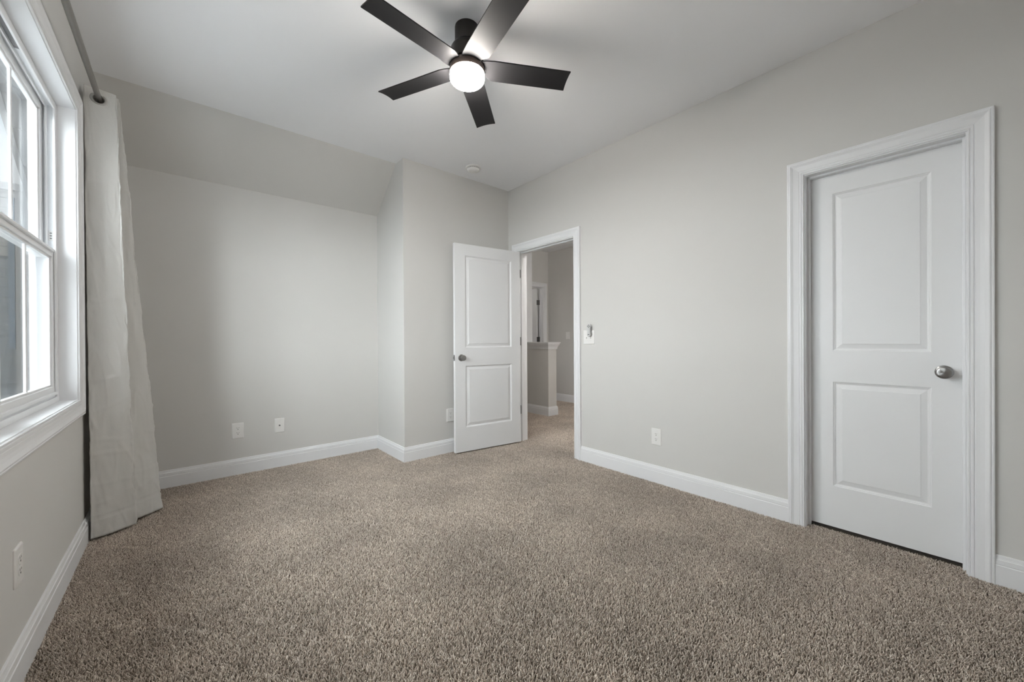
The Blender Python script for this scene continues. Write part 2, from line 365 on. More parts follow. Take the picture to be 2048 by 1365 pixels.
# closet door (closed, behind its stops)
CWD = CY1 - CY0 - .006
d2 = set_door('door_2', CWD, [(.108, CWD - .108, *PZ[0]), (.108, CWD - .108, *PZ[1])])
M2 = Matrix(((0, 1, 0, 0), (-1, 0, 0, 0), (0, 0, 1, 0), (0, 0, 0, 1)))     # local x -> -Y, local y -> +X
d2.data.transform(M2); d2.location = (XR + .079, CY1 - .003, .012)
k3 = knob(d2, CWD - .066, 0, .915, -1, KNOB_FACE_X); k3.data.transform(M2); k3.children[0].data.transform(M2)
# far bedroom door, standing open beyond the hall end wall
b = B(); box(b, FDX1, FDX1 + .02, HY - .001, HY + .116, FZ, DH + .02); box(b, FDX0 - .02, FDX0, HY - .001, HY + .116, FZ, DH + .02); box(b, FDX0, FDX1, HY - .001, HY + .116, DH, DH + .02)
box(b, FDX1 - .011, FDX1, HY + .04, HY + .075, FZ, DH, .002); box(b, FDX0, FDX1 - .011, HY + .04, HY + .075, DH - .011, DH, .002)
casing(b, FDX0 - RV, FDX1 + RV, DH + RV, lambda a, c, d: (a, HY - d, c))
t3 = struct('trim_3', b, TRIM)
d3 = struct('door_3', box(B(), FDX1 - .049, FDX1 - .014, HY + .122, HY + .87, .012, 2.032, .002), DOOR)
for hz in (.3, 1.10, 1.78):
    bm = B(); box(bm, FDX1 - .047, FDX1 - .016, HY + .119, HY + .123, hz - .045, hz + .045); box(bm, FDX1 - .003, FDX1 + .0005, HY + .078, HY + .112, hz - .045, hz + .045)
    lathe(bm, [(0, -.046), (.006, -.046), (.006, .046), (0, .046)], 12, Matrix.Translation((FDX1 - .008, HY + .119, hz)))
    obj('hinge', bm, HINGE, d3)
# hall ceiling hatch
b = B(); hx0, hx1, hy0, hy1 = 4.15, 4.85, 3.75, 4.55
sweep(b, [(hx0, hy0), (hx1, hy0), (hx1, hy1), (hx0, hy1)], [(0, 0), (0, .012), (-.055, .018), (-.06, 0)], lambda a, c, d: (a, c, HH - d), closed=True)
box(b, hx0, hx1, hy0, hy1, HH - .004, HH)
struct('trim_5', b, CEIL)
# ------------------------------------------------------------------ window
wn = bpy.data.objects.new('window_1', None); C.objects.link(wn); wn['kind'] = 'structure'; wn.location = (XL, (WY0 + WY1) / 2, WZ0)
def wobj(name, bm, m, parent=None, **kw):
    bmesh.ops.translate(bm, verts=bm.verts[:], vec=-Vector(wn.location)); return obj(name, bm, m, parent or wn, **kw)
WCP = [(.004, 0), (.004, .0085), (.006, .0105), (.010, .0105), (.0125, .0075), (.0145, .0075), (.016, .0112), (.024, .0118), (.0265, .0085), (.029, .0085), (.031, .0105), (.044, .0118), (.056, .0145), (.063, .0185), (.069, .0212), (.073, .0205), (.0745, .0180), (.077, .0180), (.079, .0195), (.084, .0185), (.085, .016), (.085, 0)]
b = B(); sweep(b, [(WY0, WZ0), (WY0, WZ1), (WY1, WZ1), (WY1, WZ0)], [(o, d) for o, d in WCP], lambda a, c, d: (XL + d, a, c), closed=True)
struct('trim_6', b, TRIM)
JD = .062; FX = XL - JD           # depth of the jamb extension; room-side face of the vinyl frame
b = B(); J = .018
for y0, y1, z0, z1 in ((WY1, WY1 + J, WZ0 - J, WZ1 + J), (WY0 - J, WY0, WZ0 - J, WZ1 + J), (WY0, WY1, WZ0 - J, WZ0), (WY0, WY1, WZ1, WZ1 + J)):
    box(b, FX - .08, XL + .002, y0, y1, z0, z1)
UNITS = ((2.125, WY1), (WY0, 2.08))  # second unit is out of view, added for more daylight
box(b, FX - .075, FX + .004, 2.08, 2.125, WZ0, WZ1)
wobj('window_sill', b, TRIM)
def double_hung(y0, y1):
    f = B(); t = .032                                  # outer frame with the sash tracks
    zs0, zs1 = WZ0, WZ1
    box(f, FX - .075, FX, y0, y0 + t * .5, zs0, zs1); box(f, FX - .075, FX, y1 - t * .5, y1, zs0, zs1)
    box(f, FX - .008, FX, y1 - t, y1 - t * .5, zs0, zs1, .002); box(f, FX - .008, FX, y0 + t * .5, y0 + t, zs0, zs1, .002)          # room-side lip
    box(f, FX - .034, FX - .028, y1 - t, y1 - t * .5, zs0, zs1); box(f, FX - .034, FX - .028, y0 + t * .5, y0 + t, zs0, zs1)   # parting bead
    box(f, FX - .075, FX - .066, y1 - t * 1.1, y1 - t * .5, zs0, zs1); box(f, FX - .075, FX - .066, y0 + t * .5, y0 + t * 1.1, zs0, zs1)
    box(f, FX - .0745, FX - .0005, y0 + t * .5, y1 - t * .5, zs1 - .02, zs1); box(f, FX - .0085, FX - .0005, y0 + t - .001, y1 - t + .001, zs1 - .034, zs1 - .018, .002); box(f, FX - .0335, FX - .0285, y0 + t - .001, y1 - t + .001, zs1 - .034, zs1 - .018)
    box(f, FX - .0745, FX - .0005, y0 + t * .5, y1 - t * .5, zs0, zs0 + .018); box(f, FX - .006, FX + .001, y0 + .001, y1 - .001, zs0 + .0005, zs0 + .026, .002)
    fr = wobj('window_frame', f, VINYL)
    zm = 1.545
    def sash(name, xf, z0, z1, rail_b, rail_t, lip=False):
        s = B(); th = .026; a, c = y0 + t * .62, y1 - t * .62; st = .042
        box(s, xf - th, xf, a, a + st, z0, z1, .003); box(s, xf - th, xf, c - st, c, z0, z1, .003)
        box(s, xf - th, xf, a + st - .002, c - st + .002, z0, z0 + rail_b, .003); box(s, xf - th, xf, a + st - .002, c - st + .002, z1 - rail_t, z1, .003)
        # glazing bead, slightly lower than the stile
        g = .010
        for A in ((a + st - .002, a + st + g, z0 + rail_b, z1 - rail_t), (c - st - g, c - st + .002, z0 + rail_b, z1 - rail_t), (a + st, c - st, z0 + rail_b - .002, z0 + rail_b + g), (a + st, c - st, z1 - rail_t - g, z1 - rail_t + .002)):
            box(s, xf - th + .002, xf - .007, *A, .002)
        if lip: box(s, xf - .002, xf + .010, a + .03, c - .03, z1 - .014, z1 - .002, .003); box(s, xf - .002, xf + .010, a + .01, c - .01, z0 + .016, z0 + .03, .003)
        so_ = wobj(name, s, VINYL)
        mu = B(); ym = (a + c) / 2; box(mu, xf - .0185, xf - .0105, ym - .0095, ym + .0095, z0 + rail_b, z1 - rail_t, .002)
        wobj('muntin', mu, VINYL, so_)
        wobj('pane', box(B(), xf - .0155, xf - .0135, a + st, c - st, z0 + rail_b, z1 - rail_t), GLASS, so_)
        return so_, a, c
    lo, a, c = sash('lower_sash', FX - .009, zs0 + .02, zm + .012, .058, .036, True)
    up, a, c = sash('upper_sash', FX - .043, zm - .026, zs1 - .02, .036, .040)
    return lo, up
lo, up = double_hung(*UNITS[0]); double_hung(*UNITS[1])
def screen_mat():
    M = bpy.data.materials.new('insect_screen'); M.use_nodes = True; n = M.node_tree.nodes; l = M.node_tree.links; b = n['Principled BSDF']
    b.inputs['Base Color'].default_value = (.06, .065, .07, 1); b.inputs['Roughness'].default_value = .6
    t = n.new('ShaderNodeBsdfTransparent'); x = n.new('ShaderNodeMixShader'); x.inputs[0].default_value = .22
    l.new(t.outputs[0], x.inputs[1]); l.new(b.outputs[0], x.inputs[2]); l.new(x.outputs[0], n['Material Output'].inputs[0]); return M
SCREEN = screen_mat()
for y0_, y1_ in UNITS: wobj('insect_screen', box(B(), FX - .0725, FX - .0715, y0_ + .02, y1_ - .02, WZ0 + .02, 1.53), SCREEN)
# vent latch and head sticker on the visible unit
b = B(); box(b, FX - .036, FX - .0345 + .001, WY1 - .031, WY1 - .017, 1.60, 1.655, .001)
vl = wobj('vent_latch', box(B(), FX - .027, FX - .010, WY1 - .0195, WY1 - .0155, 1.605, 1.655, .001), PLASTIC)
bm = B()
for z in (1.617, 1.630, 1.643): box(bm, FX - .022, FX - .015, WY1 - .0202, WY1 - .0190, z - .003, z + .003)
wobj('screw_hole', bm, GREY, vl)
b.free()
st_ = wobj('sticker', box(B(), FX - .0275, FX - .0090, 2.16, 2.47, WZ1 - .0215, WZ1 - .0195), LABEL); st_['label'] = 'grey printed sticker'
bm = B()
for i in range(6): box(bm, FX - .026 + i * .003, FX - .0245 + i * .003, 2.19, 2.40 + .02 * (i % 3), WZ1 - .0221, WZ1 - .0214)
for i in range(4): box(bm, FX - .026 + i * .004, FX - .0235 + i * .004, 2.453, 2.462, WZ1 - .0221, WZ1 - .0214)
wobj('print', bm, GREY, st_)
# ------------------------------------------------------------------ curtain rod and curtain
RX, RZ = -.342, 2.448
RY1 = 3.30
rod = thing('curtain_rod', 'long grey metal curtain rod running above the window near the ceiling', 'curtain rod', (RX, RY1, RZ))
MX = Matrix.Rotation(PI / 2, 4, 'X')
obj('rod', lathe(B(), [(0, -.03), (.0124, -.03), (.0124, .55), (.0130, .552), (.0130, 2.45), (0, 2.45)], 24, MX), RODM, rod, smooth=True)
obj('rod_seam', torus(B(), .0126, .0006, Matrix.Translation((0, -.845, 0)) @ MX, 24, 6), RODM, rod, smooth=True)
obj('finial', lathe(B(), [(0, -.068), (.012, -.066), (.019, -.058), (.021, -.048), (.019, -.038), (.0125, -.030)], 24, MX), RODM, rod, smooth=True)
def bracket(y):
    bm = B(); box(bm, XL - RX, XL - RX + .006, y - .014, y + .014, -.045, .02, .001); box(bm, XL - RX, .004, y - .006, y + .006, -.024, -.0142, .001); box(bm, -.018, .018, y - .006, y + .006, -.0205, -.0142, .001)
    obj('bracket', bm, RODM, rod)
bracket(-.005); bracket(-2.35)
# plan paths of the cloth at the rod and at the hem (same number of corners)
TOPP = [(-.397, 3.100), (-.270, 3.128), (-.395, 3.150), (-.262, 3.168), (-.392, 3.190), (-.262, 3.208), (-.392, 3.230)]
BOTP = [(-.388, 3.122), (-.207, 3.222), (-.262, 3.262), (-.100, 3.424), (-.250, 3.410), (-.160, 3.500), (-.360, 3.480)]
def dense(P, n):
    """rounded zigzag sampled at n points"""
    out = []; m_ = len(P) - 1
    for i in range(n):
        s = i / (n - 1) * m_; k = min(int(s), m_ - 1); t = s - k
        a, c = Vector(P[k]), Vector(P[k + 1])
        p = a.lerp(c, t)
        # round the turns with a small quadratic blend, bow the panels a little
        rr = .09
        if t < rr and k > 0:
            q = Vector(P[k - 1]); tt = (rr + t) / (2 * rr); p0 = q.lerp(a, 1 - rr); p1 = a.lerp(c, rr); p = p0 * (1 - tt) ** 2 + a * 2 * tt * (1 - tt) + p1 * tt ** 2
        elif t > 1 - rr and k < m_ - 1:
            q = Vector(P[k + 2]); tt = (t - (1 - rr)) / (2 * rr); p0 = a.lerp(c, 1 - rr); p1 = c.lerp(q, rr); p = p0 * (1 - tt) ** 2 + c * 2 * tt * (1 - tt) + p1 * tt ** 2
        out.append(p)
    return out
ZT, ZB = 2.497, .010
ZROWS = [ZT - .0025 * k for k in range(41)]; ZROWS += [ZROWS[-1] + (ZB - ZROWS[-1]) * k / 240 for k in range(1, 241)]
NU, NV = 241, len(ZROWS)
pt, pb = dense(TOPP, NU), dense(BOTP, NU)
bm = B(); grid = []
rnd = random.Random(4)
creases = [(.74, .25), (.545, -.06), (.47, -.03), (.30, -.05), (.215, .18), (1.98, .03), (1.33, .05), (.90, .1)]
for j in range(NV):
    z = ZROWS[j]; wv = (ZT - z) / (ZT - ZB); row = []
    for i in range(NU):
        s = i / (NU - 1) * 6
        p = pt[i].lerp(pb[i], wv)
        i2 = min(i + 1, NU - 1); i1 = max(i - 1, 0)
        tg = (pt[i2].lerp(pb[i2], wv) - pt[i1].lerp(pb[i1], wv)).normalized(); nn = Vector((tg.y, -tg.x))      # towards the camera on the first panel
        q = Vector((s * .9, z * 1.6, 3.1)); amp = .0075 * min(1, wv * 3 + .25)
        d = amp * noise.noise(q * 1.7) + amp * .55 * noise.noise(q * 5 + Vector((9, 2, 1)))
        rid = 1 - abs(noise.noise(Vector((s * 3.1 + z * 1.3, z * 4.2, 7.7)))) * 6          # pressed-in wrinkles
        d += .0022 * max(0, rid) * min(1, wv * 2 + .2)
        # soft billow down the middle of each panel
        d += .010 * math.sin(PI * (s % 1)) * (.4 + .6 * wv) * (1 if int(s) % 2 == 0 else -1)
        for cz, tilt in creases:
            zz = cz + tilt * (s % 1 - .5) * .35 + .012 * noise.noise(Vector((s * 2.2, cz * 7, 0)))
            d += .0042 * math.exp(-((z - zz) / .008) ** 2) * max(0, noise.noise(Vector((s * 1.4, cz * 3, 5))) + .5)
        edge = math.exp(-((s - 1) / .10) ** 2) + .8 * math.exp(-((s - 3) / .10) ** 2) + .7 * math.exp(-(s / .12) ** 2)
        d += edge * (.008 * noise.noise(Vector((s * 9, z * 9, 2))) + .0045 * noise.noise(Vector((s * 20, z * 34, 7))))
        side = edge * .008 * noise.noise(Vector((0, z * 6, 4 + int(s + .5) * 3)))
        if abs(z - (ZB + .105)) < .005: d -= .0030          # hem seam
        hem = .010 * noise.noise(Vector((s * 1.3, 0, 8))) * wv ** 8
        row.append(bm.verts.new((p.x + nn.x * d + tg.x * side, p.y + nn.y * d + tg.y * side, z + max(0, hem))))
    grid.append(row)
holes = [pt[i] for i in ()]
hole_r = .0245
cent = []
for k in range(6):                              # where the rod meets each panel
    best = min(range(k * 40, k * 40 + 41), key=lambda i: abs(pt[i].x - RX)); cent.append((k, pt[best].y))
for j in range(NV - 1):
    for i in range(NU - 1):
        vs_ = (grid[j][i], grid[j][i + 1], grid[j + 1][i + 1], grid[j + 1][i])
        c_ = sum((v.co for v in vs_), Vector()) / 4
        if abs(c_.z - RZ) < .04 and (c_.x - RX) ** 2 + (c_.z - RZ + .006) ** 2 < hole_r ** 2: continue
        bm.faces.new(vs_)
bmesh.ops.delete(bm, geom=[v for v in bm.verts if not v.link_faces], context='VERTS')
cur = obj('curtain', bm, CLOTH, smooth='all')
sm = cur.modifiers.new('thickness', 'SOLIDIFY'); sm.thickness = .0022; sm.offset = 0
tag(cur, 'pale grey linen curtain panel gathered beside the window, hem touching the carpet', 'curtain')
for k, yc in cent:
    P0, P1 = Vector(TOPP[k]), Vector(TOPP[k + 1]); tg = (P1 - P0).normalized(); an = math.atan2(tg.y, tg.x)
    Mg = Matrix.Translation((RX, yc, RZ - .006)) @ Matrix.Rotation(an, 4, 'Z') @ Matrix.Rotation(PI / 2, 4, 'X') @ Matrix.Diagonal((1, 1, .55, 1))
    obj('grommet', torus(B(), .0285, .0072, Mg), RINGM, cur, smooth=True)
# ------------------------------------------------------------------ ceiling fan
FXC, FYC = 1.1541, 1.7051; BZ = 2.534
fan = thing('ceiling_fan', 'black five-blade ceiling fan with a lit white globe, hanging from the ceiling', 'ceiling fan', (FXC, FYC, H))
dz = -H
obj('canopy', lathe(B(), [(0, 0), (.0625, 0), (.0635, -.004), (.0635, -.080), (.0615, -.088), (.055, -.092), (.055, -.10)], 64), BRONZE, fan, smooth=True)
obj('motor_housing', lathe(B(), [(.04, 2.652 + dz), (.060, 2.650 + dz), (.076, 2.642 + dz), (.0845, 2.628 + dz), (.0865, 2.615 + dz), (.0865, 2.556 + dz), (.083, 2.552 + dz), (0, 2.552 + dz)], 64), BRONZE, fan, smooth=True)
obj('light_collar', lathe(B(), [(0, 2.548 + dz), (.085, 2.548 + dz), (.0895, 2.542 + dz), (.0915, 2.530 + dz), (.0915, 2.508 + dz), (.089, 2.504 + dz), (0, 2.504 + dz)], 64), BROWN, fan, smooth=True)
gl = obj('light_globe', lathe(B(), [(.0890, 2.5045 + dz), (.0905, 2.500 + dz), (.0905, 2.478 + dz), (.088, 2.468 + dz), (.081, 2.460 + dz), (.066, 2.4545 + dz), (.04, 2.4515 + dz), (0, 2.4505 + dz)], 64), GLOBE, fan, smooth=True)
RB = .553; HW = .0625; TH = .006
def blade_mesh():
    bm = B(); out = []
    xs = [.058, .075, .092, .112, .137] + [.137 + (RB - .137) * k / 14 for k in range(1, 15)]
    top, bot = [], []
    nW = 9
    rows = []
    for x in xs:
        lo_ = -HW; hi = HW
        if x < .137: hi = .018 + (HW - .018) * ((x - .058) / (.137 - .058)) ** .85
        if x < .085: lo_ = -HW + (.085 - x) * .35
        rows.append([(x - (0.0022 * (1 - (2 * q / (nW - 1) - 1) ** 2) if x > RB - .001 else 0), lo_ + (hi - lo_) * q / (nW - 1)) for q in range(nW)])
    pitch = R(9.5)
    def P(x, y, top_):
        tw = pitch * min(1, max(.35, (x - .05) / .09))
        cam_ = .0045 * (1 - (y / HW) ** 2)
        zz = -y * math.tan(tw) + cam_ + (TH / 2 if top_ else -TH / 2) + (BZ + dz)
        return (x, y * math.cos(tw), zz)
    T = [[bm.verts.new(P(x, y, True)) for x, y in r] for r in rows]; L = [[bm.verts.new(P(x, y, False)) for x, y in r] for r in rows]
    n = len(rows)
    for i in range(n - 1):
        for q in range(nW - 1):
            bm.faces.new((T[i][q], T[i + 1][q], T[i + 1][q + 1], T[i][q + 1])); bm.faces.new((L[i][q], L[i][q + 1], L[i + 1][q + 1], L[i + 1][q]))
        for q in (0, nW - 1): bm.faces.new((T[i][q], T[i + 1][q], L[i + 1][q], L[i][q]))
    for i in (0, n - 1):
        for q in range(nW - 1): bm.faces.new((T[i][q], T[i][q + 1], L[i][q + 1], L[i][q]))
    return bm
b0 = obj('blade', blade_mesh(), BLADE, fan, smooth=True); A0 = -28.96
b0.rotation_euler = (0, 0, R(A0))
for k in range(1, 5):
    c_ = b0.copy(); C.objects.link(c_); c_.parent = fan; c_.rotation_euler = (0, 0, R(A0 + 72 * k))
# ------------------------------------------------------------------ smoke detector
sdt = thing('smoke_detector', 'round white smoke detector on the ceiling near the far corner', 'smoke detector', (2.125, 3.045, H))
obj('base', lathe(B(), [(0, 0), (.071, 0), (.072, -.004), (.071, -.010), (.066, -.0125), (.058, -.0135), (0, -.0135)], 48), PLASTIC, sdt, smooth=True)
obj('vent_slot', lathe(B(), [(.0, -.0130), (.0555, -.0130), (.0555, -.0195), (0, -.0195)], 48), DARK, sdt)
bd = obj('body', lathe(B(), [(.0575, -.0175), (.0585, -.020), (.0565, -.030), (.051, -.036), (.040, -.040), (.0, -.041), ], 48), PLASTIC, sdt, smooth=True)
bm = B()
for k in range(18):
    a = 2 * PI * k / 18; box(bm, .0545, .0575, -.0025, .0025, -.0195, -.0135); bmesh.ops.rotate(bm, verts=bm.verts[-8:], cent=(0, 0, 0), matrix=Matrix.Rotation(a, 3, 'Z'))
obj('vent_rib', bm, PLASTIC, sdt)
obj('test_button', lathe(B(), [(.011, -.039), (.011, -.0425), (.009, -.0435), (0, -.0435)], 24, Matrix.Translation((.018, -.012, 0))), PLASTIC, bd, smooth=True)
# ------------------------------------------------------------------ wall plates (local: width x, height z, facing -y)
def rr_pts(w_, h_, r_, n=5):
    pts = []
    for cx, cz, a0 in ((w_ / 2 - r_, h_ / 2 - r_, 0), (-w_ / 2 + r_, h_ / 2 - r_, 90), (-w_ / 2 + r_, -h_ / 2 + r_, 180), (w_ / 2 - r_, -h_ / 2 + r_, 270)):
        for k in range(n): a = R(a0 + 90 * k / (n - 1)); pts.append((cx + r_ * math.cos(a), cz + r_ * math.sin(a)))
    return pts
def plate_mesh(w_, h_, d=.0065):
    bm = B(); lay = [(0, 0), (0, .0025), (.0015, .0045), (.004, d), (.006, d)]
    rings = [[bm.verts.new((x, -y, z)) for x, z in rr_pts(w_ - 2 * o, h_ - 2 * o, .004)] for o, y in lay]
    n = len(rings[0])
    for a, c in zip(rings, rings[1:]):
        for k in range(n): bm.faces.new((a[k], a[(k + 1) % n], c[(k + 1) % n], c[k]))
    bm.faces.new(rings[-1]); bm.faces.new(rings[0][::-1]); return bm
def screw(x, z, y, parent): return obj('screw', lathe(B(), [(.0032, 0), (.0032, .0008), (.002, .0014), (0, .0014)], 12, Matrix.Translation((x, -y, z)) @ Matrix.Rotation(PI / 2, 4, 'X')), PLASTIC, parent, smooth=True)
PLW, PLH = .080, .127
def outlet(loc, rotz, label, group=None):
    t = thing('power_outlet', label, 'outlet', loc, rotz, group)
    obj('plate', plate_mesh(PLW, PLH), PLASTIC, t, smooth=True)
    for s in (-1, 1):
        bm = B(); z0 = s * .0195
        pts = [(x, z0 + z) for x, z in rr_pts(.034, .029, .010)]
        prism(bm, pts, lambda a, c, t_: (a, -.0055 - t_ * .0025, c)); r_ = obj('receptacle', bm, PLASTIC, t, smooth=True)
        bm = B(); box(bm, -.0078, -.0056, -.0084, -.0075, z0 + .0005, z0 + .0085); box(bm, .0056, .0078, -.0084, -.0075, z0 + .0015, z0 + .0080)
        lathe(bm, [(.0030, 0), (.0030, .0006), (0, .0006)], 12, Matrix.Translation((0, -.0079, z0 - .0072)) @ Matrix.Rotation(PI / 2, 4, 'X'))
        obj('slot', bm, DARK, r_)
    screw(0, 0, .0064, t); return t
outlet((.347, YB, .357), 0, 'white duplex outlet on the sloped-ceiling wall, left of the cable plate')
outlet((2.003, YJ, .360), 0, 'white duplex outlet half hidden behind the free edge of the open door')
outlet((XR, 1.538, .347), -PI / 2, 'white duplex outlet low on the wall between the two doors')
outlet((XL, 2.008, .371), PI / 2, 'white duplex outlet low on the wall below the window')
cx = thing('cable_plate', 'white wall plate with one dark cable socket, right of an outlet', 'wall plate', (.646, YB, .358))
obj('plate', plate_mesh(.076, .124), PLASTIC, cx, smooth=True)
sk = obj('cable_socket', lathe(B(), [(.0065, .006), (.0065, .009), (.0048, .009), (.0048, .014), (.0032, .014), (.0032, .010), (0, .010)], 20, Matrix.Rotation(PI / 2, 4, 'X')), HINGE, cx, smooth=True)
sk['label'] = 'dark metal cable socket'
screw(0, .042, .0064, cx); screw(0, -.042, .0064, cx)
# two-gang switch plate with the fan remote beside the entry door
sw = thing('light_switch', 'white two-gang switch plate on the wall right of the open doorway', 'light switch', (XR, 2.179, 1.115), -PI / 2)
obj('plate', plate_mesh(.120, .124), PLASTIC, sw, smooth=True)
for sx in (-.023, .023):
    bm = B(); box(bm, sx - .0052, sx + .0052, -.0080, -.005, -.0125, .0125, .001); tg_ = obj('toggle', bm, PLASTIC, sw)
    bm = B(); box(bm, sx - .0042, sx + .0042, -.0165, -.006, -.004 - .006, .004 - .004, .0012); obj('lever', bm, PLASTIC, tg_)
    screw(sx, .030, .0064, sw); screw(sx, -.030, .0064, sw)
rm = thing('remote_control', 'pale grey fan remote in its wall cradle over the switch plate', 'remote control', (XR - .006, 2.162, 1.170), -PI / 2)
bm = B(); rp_ = []
def capsule(w0, w1, h_, n=10):      # wider top, slim waist
    pts = []
    for k in range(n + 1): a = PI * k / n; pts.append((w1 / 2 * math.cos(a), h_ / 2 - w1 / 2 + w1 / 2 * math.sin(a)))
    pts += [(-w0 * .42, .010), (-w0 * .40, -.01)]
    for k in range(n + 1): a = PI + PI * k / n; pts.append((w0 / 2 * math.cos(a), -h_ / 2 + w0 / 2 + w0 / 2 * math.sin(a)))
    pts += [(w0 * .40, -.01), (w0 * .42, .010)]
    return pts
def lump(pts, lay):
    bm = B(); rings = [[bm.verts.new((x * s, -y, z * s2)) for x, z in pts] for s, s2, y in lay]; n = len(pts)
    for a, c in zip(rings, rings[1:]):
        for k in range(n): bm.faces.new((a[k], a[(k + 1) % n], c[(k + 1) % n], c[k]))
    bm.faces.new(rings[-1]); bm.faces.new(rings[0][::-1]); return bm
REM = mat('remote_plastic', (.60, .60, .60), .3, noise_amt=.02)
REM2 = mat('remote_shell', (.27, .27, .27), .3, noise_amt=.02)
obj('cradle', lump(capsule(.044, .040, .100), [(1, 1, 0), (1, 1, .010), (.94, .97, .013)]), REM2, rm, smooth=True)
bo = obj('handset', lump([(x, z + .008) for x, z in capsule(.036, .039, .118)], [(.92, .97, .004), (1, 1, .009), (1, 1, .018), (.93, .975, .0225), (.8, .92, .024)]), REM, rm, smooth=True)
for bx, bz in ((0, .052), (-.010, .043), (.010, .043), (0, .034), (0, .020), (0, .008)):
    obj('button', lathe(B(), [(.0050, 0), (.0050, .0012), (.0035, .0020), (0, .0020)], 16, Matrix.Translation((bx, -.0238, bz)) @ Matrix.Rotation(PI / 2, 4, 'X')), GREY if bz > .03 else REM, bo, smooth=True)
obj('logo_window', box(B(), -.008, .008, -.0248, -.0235, -.033, -.0275, .0003), DARK, bo)
# hall switch
hs = thing('hall_switch', 'white single switch plate seen through the doorway on the dim hall wall', 'light switch', (HX, 4.53, 1.165), -PI / 2)
obj('plate', plate_mesh(.080, .124), PLASTIC, hs, smooth=True)
tg_ = obj('toggle', box(B(), -.0052, .0052, -.008, -.005, -.0125, .0125, .001), PLASTIC, hs)
obj('lever', box(B(), -.0042, .0042, -.0165, -.006, -.010, 0, .0012), PLASTIC, tg_)
screw(0, .030, .0064, hs); screw(0, -.030, .0064, hs)
# ------------------------------------------------------------------ carpet pile
rnd = np.random.default_rng(11)
TS = .25; NP = 50; sp_ = TS / NP
gx, gy = np.meshgrid((np.arange(NP) + .5) * sp_, (np.arange(NP) + .5) * sp_); n = gx.size
px = gx.ravel() + rnd.uniform(-.45, .45, n) * sp_; py = gy.ravel() + rnd.uniform(-.45, .45, n) * sp_
ht = rnd.uniform(.0085, .0128, n); la = rnd.uniform(0, 2 * PI, n); lm = rnd.uniform(.1, .75, n) * ht; tw = rnd.uniform(0, 2 * PI, n)
rad = rnd.uniform(.0013, .0022, n)
K = 4; LEV = [(0, .0, .8), (.55, .38, 1.15), (1.0, 1.0, .62)]
co = np.zeros((n, len(LEV) * K + 1, 3))
for li, (fz, fl, fr) in enumerate(LEV):
    for k in range(K):
        a = tw + 2 * PI * k / K + li * .5
        co[:, li * K + k, 0] = px + np.cos(la) * lm * fl + np.cos(a) * rad * fr
        co[:, li * K + k, 1] = py + np.sin(la) * lm * fl + np.sin(a) * rad * fr
        co[:, li * K + k, 2] = FZ + ht * fz
co[:, -1, 0] = px + np.cos(la) * lm * 1.2; co[:, -1, 1] = py + np.sin(la) * lm * 1.2; co[:, -1, 2] = FZ + ht * 1.08
co[:, :, 0] -= TS / 2; co[:, :, 1] -= TS / 2
faces = []
for li in range(len(LEV) - 1):
    for k in range(K): faces.append((li * K + k, li * K + (k + 1) % K, (li + 1) * K + (k + 1) % K, (li + 1) * K + k))
q4 = np.array(faces); t3_ = np.array([((len(LEV) - 1) * K + k, (len(LEV) - 1) * K + (k + 1) % K, len(LEV) * K) for k in range(K)])
nv_ = len(LEV) * K + 1; off = (np.arange(n) * nv_)[:, None, None]
quads = (q4[None] + off).reshape(-1); tris = (t3_[None] + off).reshape(-1)
me = bpy.data.meshes.new('carpet_pile'); me.vertices.add(n * nv_); me.vertices.foreach_set('co', co.reshape(-1))
nq, ntr = n * len(q4), n * len(t3_)
me.loops.add(nq * 4 + ntr * 3); me.loops.foreach_set('vertex_index', np.concatenate([quads, tris]).astype(np.int32))
me.polygons.add(nq + ntr)
me.polygons.foreach_set('loop_start', np.concatenate([np.arange(nq) * 4, nq * 4 + np.arange(ntr) * 3]).astype(np.int32))
me.update(calc_edges=True); me.validate()
at = me.attributes.new('yarn', 'FLOAT', 'POINT'); yv = np.clip(rnd.normal(.5, .27, n), 0, 1); at.data.foreach_set('value', np.repeat(yv, nv_).astype(np.float32))
me.polygons.foreach_set('use_smooth', np.ones(nq + ntr, dtype=bool)); me.materials.append(YARN)
pile = bpy.data.objects.new('carpet_pile', me); C.objects.link(pile); pile['kind'] = 'stuff'
tag(pile, 'beige brown twisted cut-pile carpet covering the bedroom and hall floor', 'carpet')
ng = bpy.data.node_groups.new('pile_tiles', 'GeometryNodeTree'); ng.interface.new_socket('Geometry', in_out='INPUT', socket_type='NodeSocketGeometry'); ng.interface.new_socket('Geometry', in_out='OUTPUT', socket_type='NodeSocketGeometry')
N = ng.nodes; L = ng.links; gi = N.new('NodeGroupInput'); go = N.new('NodeGroupOutput'); jn = N.new('GeometryNodeJoinGeometry')
for x0, y0, nx, ny in ((-.42, -.60, 13, 18), (2.83, 1.65, 10, 14)):
    g = N.new('GeometryNodeMeshGrid'); g.inputs['Size X'].default_value = (nx - 1) * TS; g.inputs['Size Y'].default_value = (ny - 1) * TS
    g.inputs['Vertices X'].default_value = nx; g.inputs['Vertices Y'].default_value = ny
    tr = N.new('GeometryNodeTransform'); tr.inputs['Translation'].default_value = (x0 + nx * TS / 2, y0 + ny * TS / 2, 0)
    L.new(g.outputs['Mesh'], tr.inputs['Geometry']); L.new(tr.outputs[0], jn.inputs[0])
ip = N.new('GeometryNodeInstanceOnPoints'); rv = N.new('FunctionNodeRandomValue'); rv.data_type = 'INT'
rv.inputs[4].default_value = 0; rv.inputs[5].default_value = 3; rv.inputs['Seed'].default_value = 5
mu = N.new('ShaderNodeMath'); mu.operation = 'MULTIPLY'; mu.inputs[1].default_value = PI / 2; cb = N.new('ShaderNodeCombineXYZ')
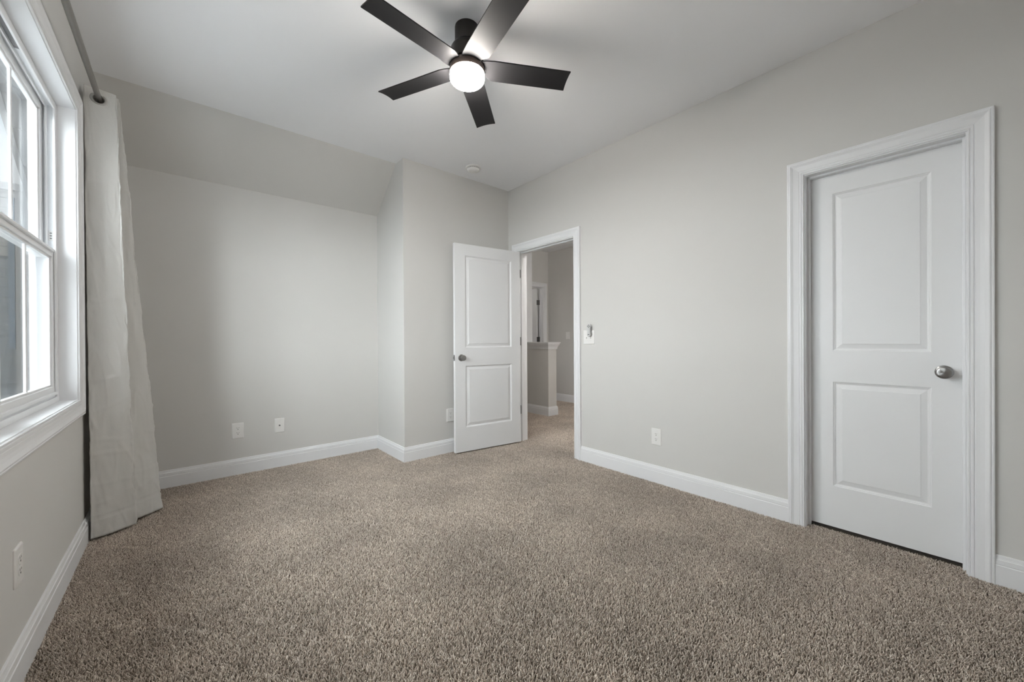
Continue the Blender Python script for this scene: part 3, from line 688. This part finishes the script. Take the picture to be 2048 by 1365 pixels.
L.new(rv.outputs[2], mu.inputs[0]); L.new(mu.outputs[0], cb.inputs['Z']); L.new(cb.outputs[0], ip.inputs['Rotation'])
L.new(jn.outputs[0], ip.inputs['Points']); L.new(gi.outputs[0], ip.inputs['Instance']); L.new(ip.outputs[0], go.inputs[0])
md = pile.modifiers.new('pile_tiles', 'NODES'); md.node_group = ng
# ------------------------------------------------------------------ outside the window
b = B()                                        # sloping rake overhang of this house's roof
sl = -.72; xo0, xo1 = XL - LT, -.88
def zr(y): return 2.677 + sl * (y - 4.118)
sf = B(); prism(sf, [(0, zr(0)), (6.5, zr(6.5)), (6.5, zr(6.5) + .03), (0, zr(0) + .03)], lambda a, c, t: (xo0 + (xo1 - xo0) * t, a, c))
ov = thing('roof_overhang', 'white sloping roof overhang seen through the upper window panes', 'roof overhang', (xo0, 3, zr(3)))
def ovobj(name, bm, m): bmesh.ops.translate(bm, verts=bm.verts[:], vec=-Vector(ov.location)); return obj(name, bm, m, ov)
for k in range(1, 26):
    y = k * .25; box(sf, xo1, xo0, y, y + .012, zr(y) - .007, zr(y) + .005)
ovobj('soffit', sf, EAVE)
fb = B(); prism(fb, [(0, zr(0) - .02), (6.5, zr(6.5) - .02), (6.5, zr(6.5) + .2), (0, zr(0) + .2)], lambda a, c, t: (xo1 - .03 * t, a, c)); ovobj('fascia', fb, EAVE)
rf = B(); prism(rf, [(0, zr(0) + .2), (6.5, zr(6.5) + .2), (6.5, zr(6.5) + .23), (0, zr(0) + .23)], lambda a, c, t: (xo0 + .4 + (xo1 - .05 - xo0 - .4) * t, a, c)); ovobj('roof', rf, ROOFM)
nh = thing('neighbor_house', 'pale-sided house beyond the window, lower part tinted like reflected sky', 'house', (-4.5, 9.5, -3))
def nobj(name, bm, m): bmesh.ops.translate(bm, verts=bm.verts[:], vec=-Vector(nh.location)); return obj(name, bm, m, nh)
def lap(bm, x0, x1, y, z0, z1, step=.14):
    z = z0
    while z < z1 - 1e-4:
        zt = min(z + step, z1); v = [bm.verts.new(p) for p in ((x0, y - .016, z), (x1, y - .016, z), (x1, y, zt), (x0, y, zt))]; bm.faces.new(v)
        v = [bm.verts.new(p) for p in ((x0, y, z), (x1, y, z), (x1, y - .016, z), (x0, y - .016, z))]; bm.faces.new(v); z = zt
    return bm
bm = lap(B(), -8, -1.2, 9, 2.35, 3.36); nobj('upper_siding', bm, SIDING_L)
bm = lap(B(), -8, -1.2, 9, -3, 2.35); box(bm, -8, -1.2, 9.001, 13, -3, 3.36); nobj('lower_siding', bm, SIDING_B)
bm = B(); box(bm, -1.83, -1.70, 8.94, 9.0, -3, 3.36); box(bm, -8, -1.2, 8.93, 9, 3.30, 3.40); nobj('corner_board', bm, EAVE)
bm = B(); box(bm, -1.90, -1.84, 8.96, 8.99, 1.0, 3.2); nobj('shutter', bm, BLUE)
struct('ground', box(B(), -60, 40, -40, 60, -3.2, -3), BOUNCE_GROUND)
